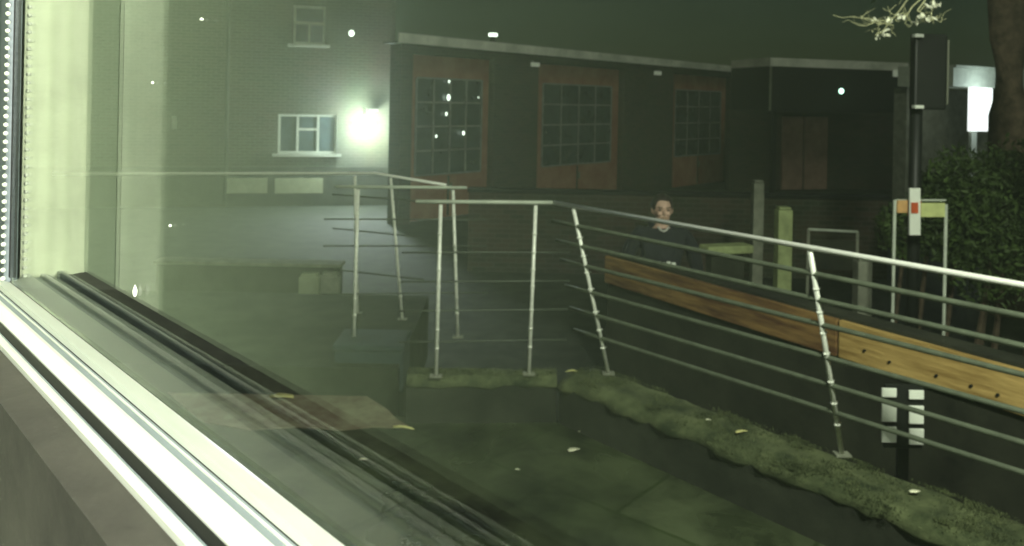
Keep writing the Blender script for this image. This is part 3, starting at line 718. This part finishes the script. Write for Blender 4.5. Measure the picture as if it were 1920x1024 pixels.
fallen(1091, 809, ZC, .02, M['leafg'], 'small pale leaf just above the larger pale leaf on the courtyard floor')
fallen(1716, 923, ZW+.01, .028, M['leafg'], 'pale leaf on the mossy wall top near the right edge', .2)
fallen(1390, 811, ZW+.01, .04, M['leafy'], 'thin dull leaf on the mossy wall between the two leaning posts', .4, .3)
fallen(1328, 787, ZW+.01, .016, M['leafg'], 'speck sized leaf left of the thin dull leaf on the mossy wall')
fallen(1072, 697, ZW+.01, .04, M['leafy'], 'pale narrow leaf at the mossy wall corner left of the first leaning post', .2, .3)
fallen(755, 804, ZC+.012, .07, M['leafy'], 'narrow pale leaf at the right tip of the brown paving', -.1, .2)
fallen(681, 862, ZC, .025, M['leafg'], 'small pale leaf on the dark floor below the brown paving', .2)
fallen(1030, 757, ZC, .014, M['leafg'], 'tiny leaf on the floor below the short mossy wall')
fallen(970, 880, ZC, .014, M['leafg'], 'tiny leaf low on the floor left of the pale leaf')

# ================================================================ the person
def skin_mesh(chains, name, levels=2):
    """chains: list of lists of (co, radius); the first point of a chain may be an index of an existing vertex"""
    verts, rads, edges = [], [], []
    for ch in chains:
        prev = None
        for it in ch:
            if isinstance(it, int): prev = it; continue
            verts.append(it[0]); rads.append(it[1]); i = len(verts)-1
            if prev is not None: edges.append((prev, i))
            prev = i
    me = bpy.data.meshes.new(name); me.from_pydata(verts, edges, []); o = bpy.data.objects.new(name, me); COL.objects.link(o)
    md = o.modifiers.new('skin', 'SKIN'); md.use_smooth_shade = True
    for i, v in enumerate(me.skin_vertices[0].data):
        r_ = rads[i]; v.radius = r_ if isinstance(r_, tuple) else (r_, r_); v.use_root = (i == 0)
    ss = o.modifiers.new('sub', 'SUBSURF'); ss.levels = levels; ss.render_levels = levels
    dg = bpy.context.evaluated_depsgraph_get(); ev = o.evaluated_get(dg); m2 = bpy.data.meshes.new_from_object(ev)
    bm = bmesh.new(); bm.from_mesh(m2); bpy.data.objects.remove(o); return bm
def remeshed(bm, name, m, parent, voxel):
    o = obj(name, bm, m, None, True); md = o.modifiers.new('r', 'REMESH'); md.mode = 'VOXEL'; md.voxel_size = voxel; md.use_smooth_shade = True
    dg = bpy.context.evaluated_depsgraph_get(); ev = o.evaluated_get(dg); me = bpy.data.meshes.new_from_object(ev)
    old = o.data; o.modifiers.clear(); o.data = me
    if not me.materials: me.materials.append(m)
    for p in me.polygons: p.use_smooth = True
    o.parent = parent; return o
Yh = 7.42
hp_ = Py(1242, 366, Yh); pz = hp_.z                       # crown of the head
pe = thing('person', (hp_.x, Yh, 0), 'dark haired person in a black hooded top standing behind the railing and plank', 'person')
k = pz/1.78                                              # body scale
def v(x, y, z): return (x*k, y*k, z*k)
# body frame: x right, -y towards the camera
arm = lambda s: [(v(s*.19, 0, 1.43), .055*k), (v(s*.27, .0, 1.28), .05*k), (v(s*.30, .0, 1.13), .042*k), (v(s*.315, -.03, 1.0), .034*k), (v(s*.32, -.06, .88), .026*k)]
leg = lambda s: [(v(s*.10, 0, .90), .088*k), (v(s*.11, -.01, .68), .075*k), (v(s*.115, 0, .48), .056*k), (v(s*.12, .02, .28), .052*k), (v(s*.125, .02, .09), .036*k), (v(s*.13, -.05, .045), .038*k), (v(s*.14, -.15, .03), .03*k)]
torso = [(v(0, 0, .97), .125*k), (v(0, -.01, 1.15), .115*k), (v(0, 0, 1.34), .13*k), (v(0, .01, 1.46), .08*k), (v(0, .0, 1.54), .055*k), (v(0, -.01, 1.60), .06*k)]
def hand(s):
    w = Vector(v(s*.32, -.06, .88)); ch = []
    ch.append([(tuple(w), .024*k), (tuple(w+Vector((0, -.012, -.045))*k), .031*k), (tuple(w+Vector((0, -.02, -.085))*k), .03*k)])
    for f_, ln in ((-1.5, .060), (-.5, .076), (.5, .072), (1.5, .055)):
        a = w+Vector((0, -.02-f_*-.019, -.080))*k; b = a+Vector((-s*.12, -.05, -1)).normalized()*ln*.5*k; c = b+Vector((-s*.55, -.05, -.85)).normalized()*ln*.5*k
        ch.append([(tuple(a), .0095*k), (tuple(b), .009*k), (tuple(c), .0078*k)])
    a = w+Vector((-s*.01, -.03, -.03))*k; ch.append([(tuple(a), .012*k), (tuple(a+Vector((-s*.012, -.035, -.028))*k), .0105*k), (tuple(a+Vector((-s*.02, -.045, -.058))*k), .009*k)])
    return ch
bm = skin_mesh([torso, [2]+arm(1), [2]+arm(-1), [0]+leg(1), [0]+leg(-1)], 'b')
def addbm(dst, src):
    me = bpy.data.meshes.new('t'); src.to_mesh(me); src.free(); dst.from_mesh(me); bpy.data.meshes.remove(me)
for s in (1, -1):
    for ch in hand(s): addbm(bm, skin_mesh([ch], 'h', 1))
hd_ = Vector(v(0, -.015, 1.655)); kb = k; HS = 1.12
# head: skull, jaw, nose, ears, brow, lips, with eye sockets pressed in
k = kb*HS
ball(hd_+Vector((0, .01, .01))*k, .077*k, .096*k, .10*k, bm, 3)
ball(hd_+Vector((0, -.028, -.055))*k, .055*k, .062*k, .062*k, bm, 3)
ball(hd_+Vector((0, -.092, -.018))*k, .013*k, .022*k, .026*k, bm, 2)
for s in (1, -1):
    ball(hd_+Vector((s*.078, .01, -.01))*k, .012*k, .02*k, .032*k, bm, 2); ball(hd_+Vector((s*.035, -.072, -.03))*k, .022*k, .02*k, .018*k, bm, 2)
ball(hd_+Vector((0, -.083, .018))*k, .045*k, .010*k, .008*k, bm, 2)
ball(hd_+Vector((0, -.082, -.060))*k, .024*k, .010*k, .008*k, bm, 2)
bmesh.ops.translate(bm, verts=bm.verts, vec=(0, 0, 0))
body = remeshed(bm, 'body', M['skin'], pe, .007)
for s in (1, -1):
    o = obj('eye', ball(hd_+Vector((s*.033, -.077, .0))*k, .011*k, .01*k, .007*k), M['dark'], None, True); o.parent = pe
    o = obj('eyebrow', tube([hd_+Vector((s*.016, -.092, .022))*k, hd_+Vector((s*.05, -.08, .025))*k], .004*k, 6), M['hair'], None, True); o.parent = pe
o = obj('mouth', tube([hd_+Vector((-.022, -.089, -.060))*k, hd_+Vector((.022, -.089, -.060))*k], .004*k, 6), M['plankR'], None, True); o.parent = pe
hb_ = ball(hd_+Vector((0, .022, .028))*k, .088*k, .098*k, .098*k, None, 4)
for q in hb_.verts:
    r_ = q.co-hd_
    if r_.y < -.045*k and r_.z < .07*k: q.co.y = max(q.co.y, hd_.y-.045*k)
    q.co += r_.normalized()*random.uniform(-.003, .004)
hair = obj('hair', hb_, M['hair'], None, True); hair.parent = pe
k = kb
arm2 = lambda s: [(v(s*.20, 0, 1.44), .078*k), (v(s*.29, .0, 1.28), .075*k), (v(s*.325, .0, 1.13), .068*k), (v(s*.33, -.03, 1.0), .056*k), (v(s*.325, -.055, .91), .044*k)]
jk = skin_mesh([[(v(0, 0, .90), .17*k), (v(0, -.01, 1.08), .165*k), (v(0, 0, 1.30), .17*k), (v(0, .01, 1.45), .12*k), (v(0, .012, 1.50), .078*k)], [2]+arm2(1), [2]+arm2(-1)], 'j')
tube([v(-.09, .03, 1.52), v(-.07, .10, 1.50), v(0, .13, 1.49), v(.07, .10, 1.50), v(.09, .03, 1.52)], .035*k, 8, jk)
remeshed(jk, 'hooded_top', M['jacket'], pe, .012)
lg2 = lambda s: [(v(s*.10, 0, .88), .108*k), (v(s*.11, -.01, .68), .095*k), (v(s*.115, 0, .48), .075*k), (v(s*.12, .02, .28), .07*k), (v(s*.125, .02, .08), .062*k)]
remeshed(skin_mesh([[(v(0, 0, .97), .14*k)], [0]+lg2(1), [0]+lg2(-1)], 't'), 'trousers', M['jeans'], pe, .012)
for s in (1, -1):
    o = obj('shoe', bevel(ball(v(s*.135, -.07, .045), .052*k, .13*k, .045*k, None, 3), .0001, 1) if False else ball(v(s*.135, -.07, .045), .052*k, .13*k, .045*k, None, 3), M['dark'], None, True); o.parent = pe
o = obj('collar', tube([v(-.05, -.075, 1.50), v(-.025, -.095, 1.475), v(.0, -.105, 1.465), v(.025, -.095, 1.475), v(.05, -.075, 1.50)], .009*k, 8), M['shirt'], None, True); o.parent = pe
bm = bmesh.new()
for i, x in enumerate((-.10, -.06, -.02, .03, .075)):
    box((x*k, -.196*k, (1.155+.008*(i % 2))*k), .034*k, .02, .05*k, 0, bm)
o = obj('chest_print', bm, M['white'], None); o.parent = pe
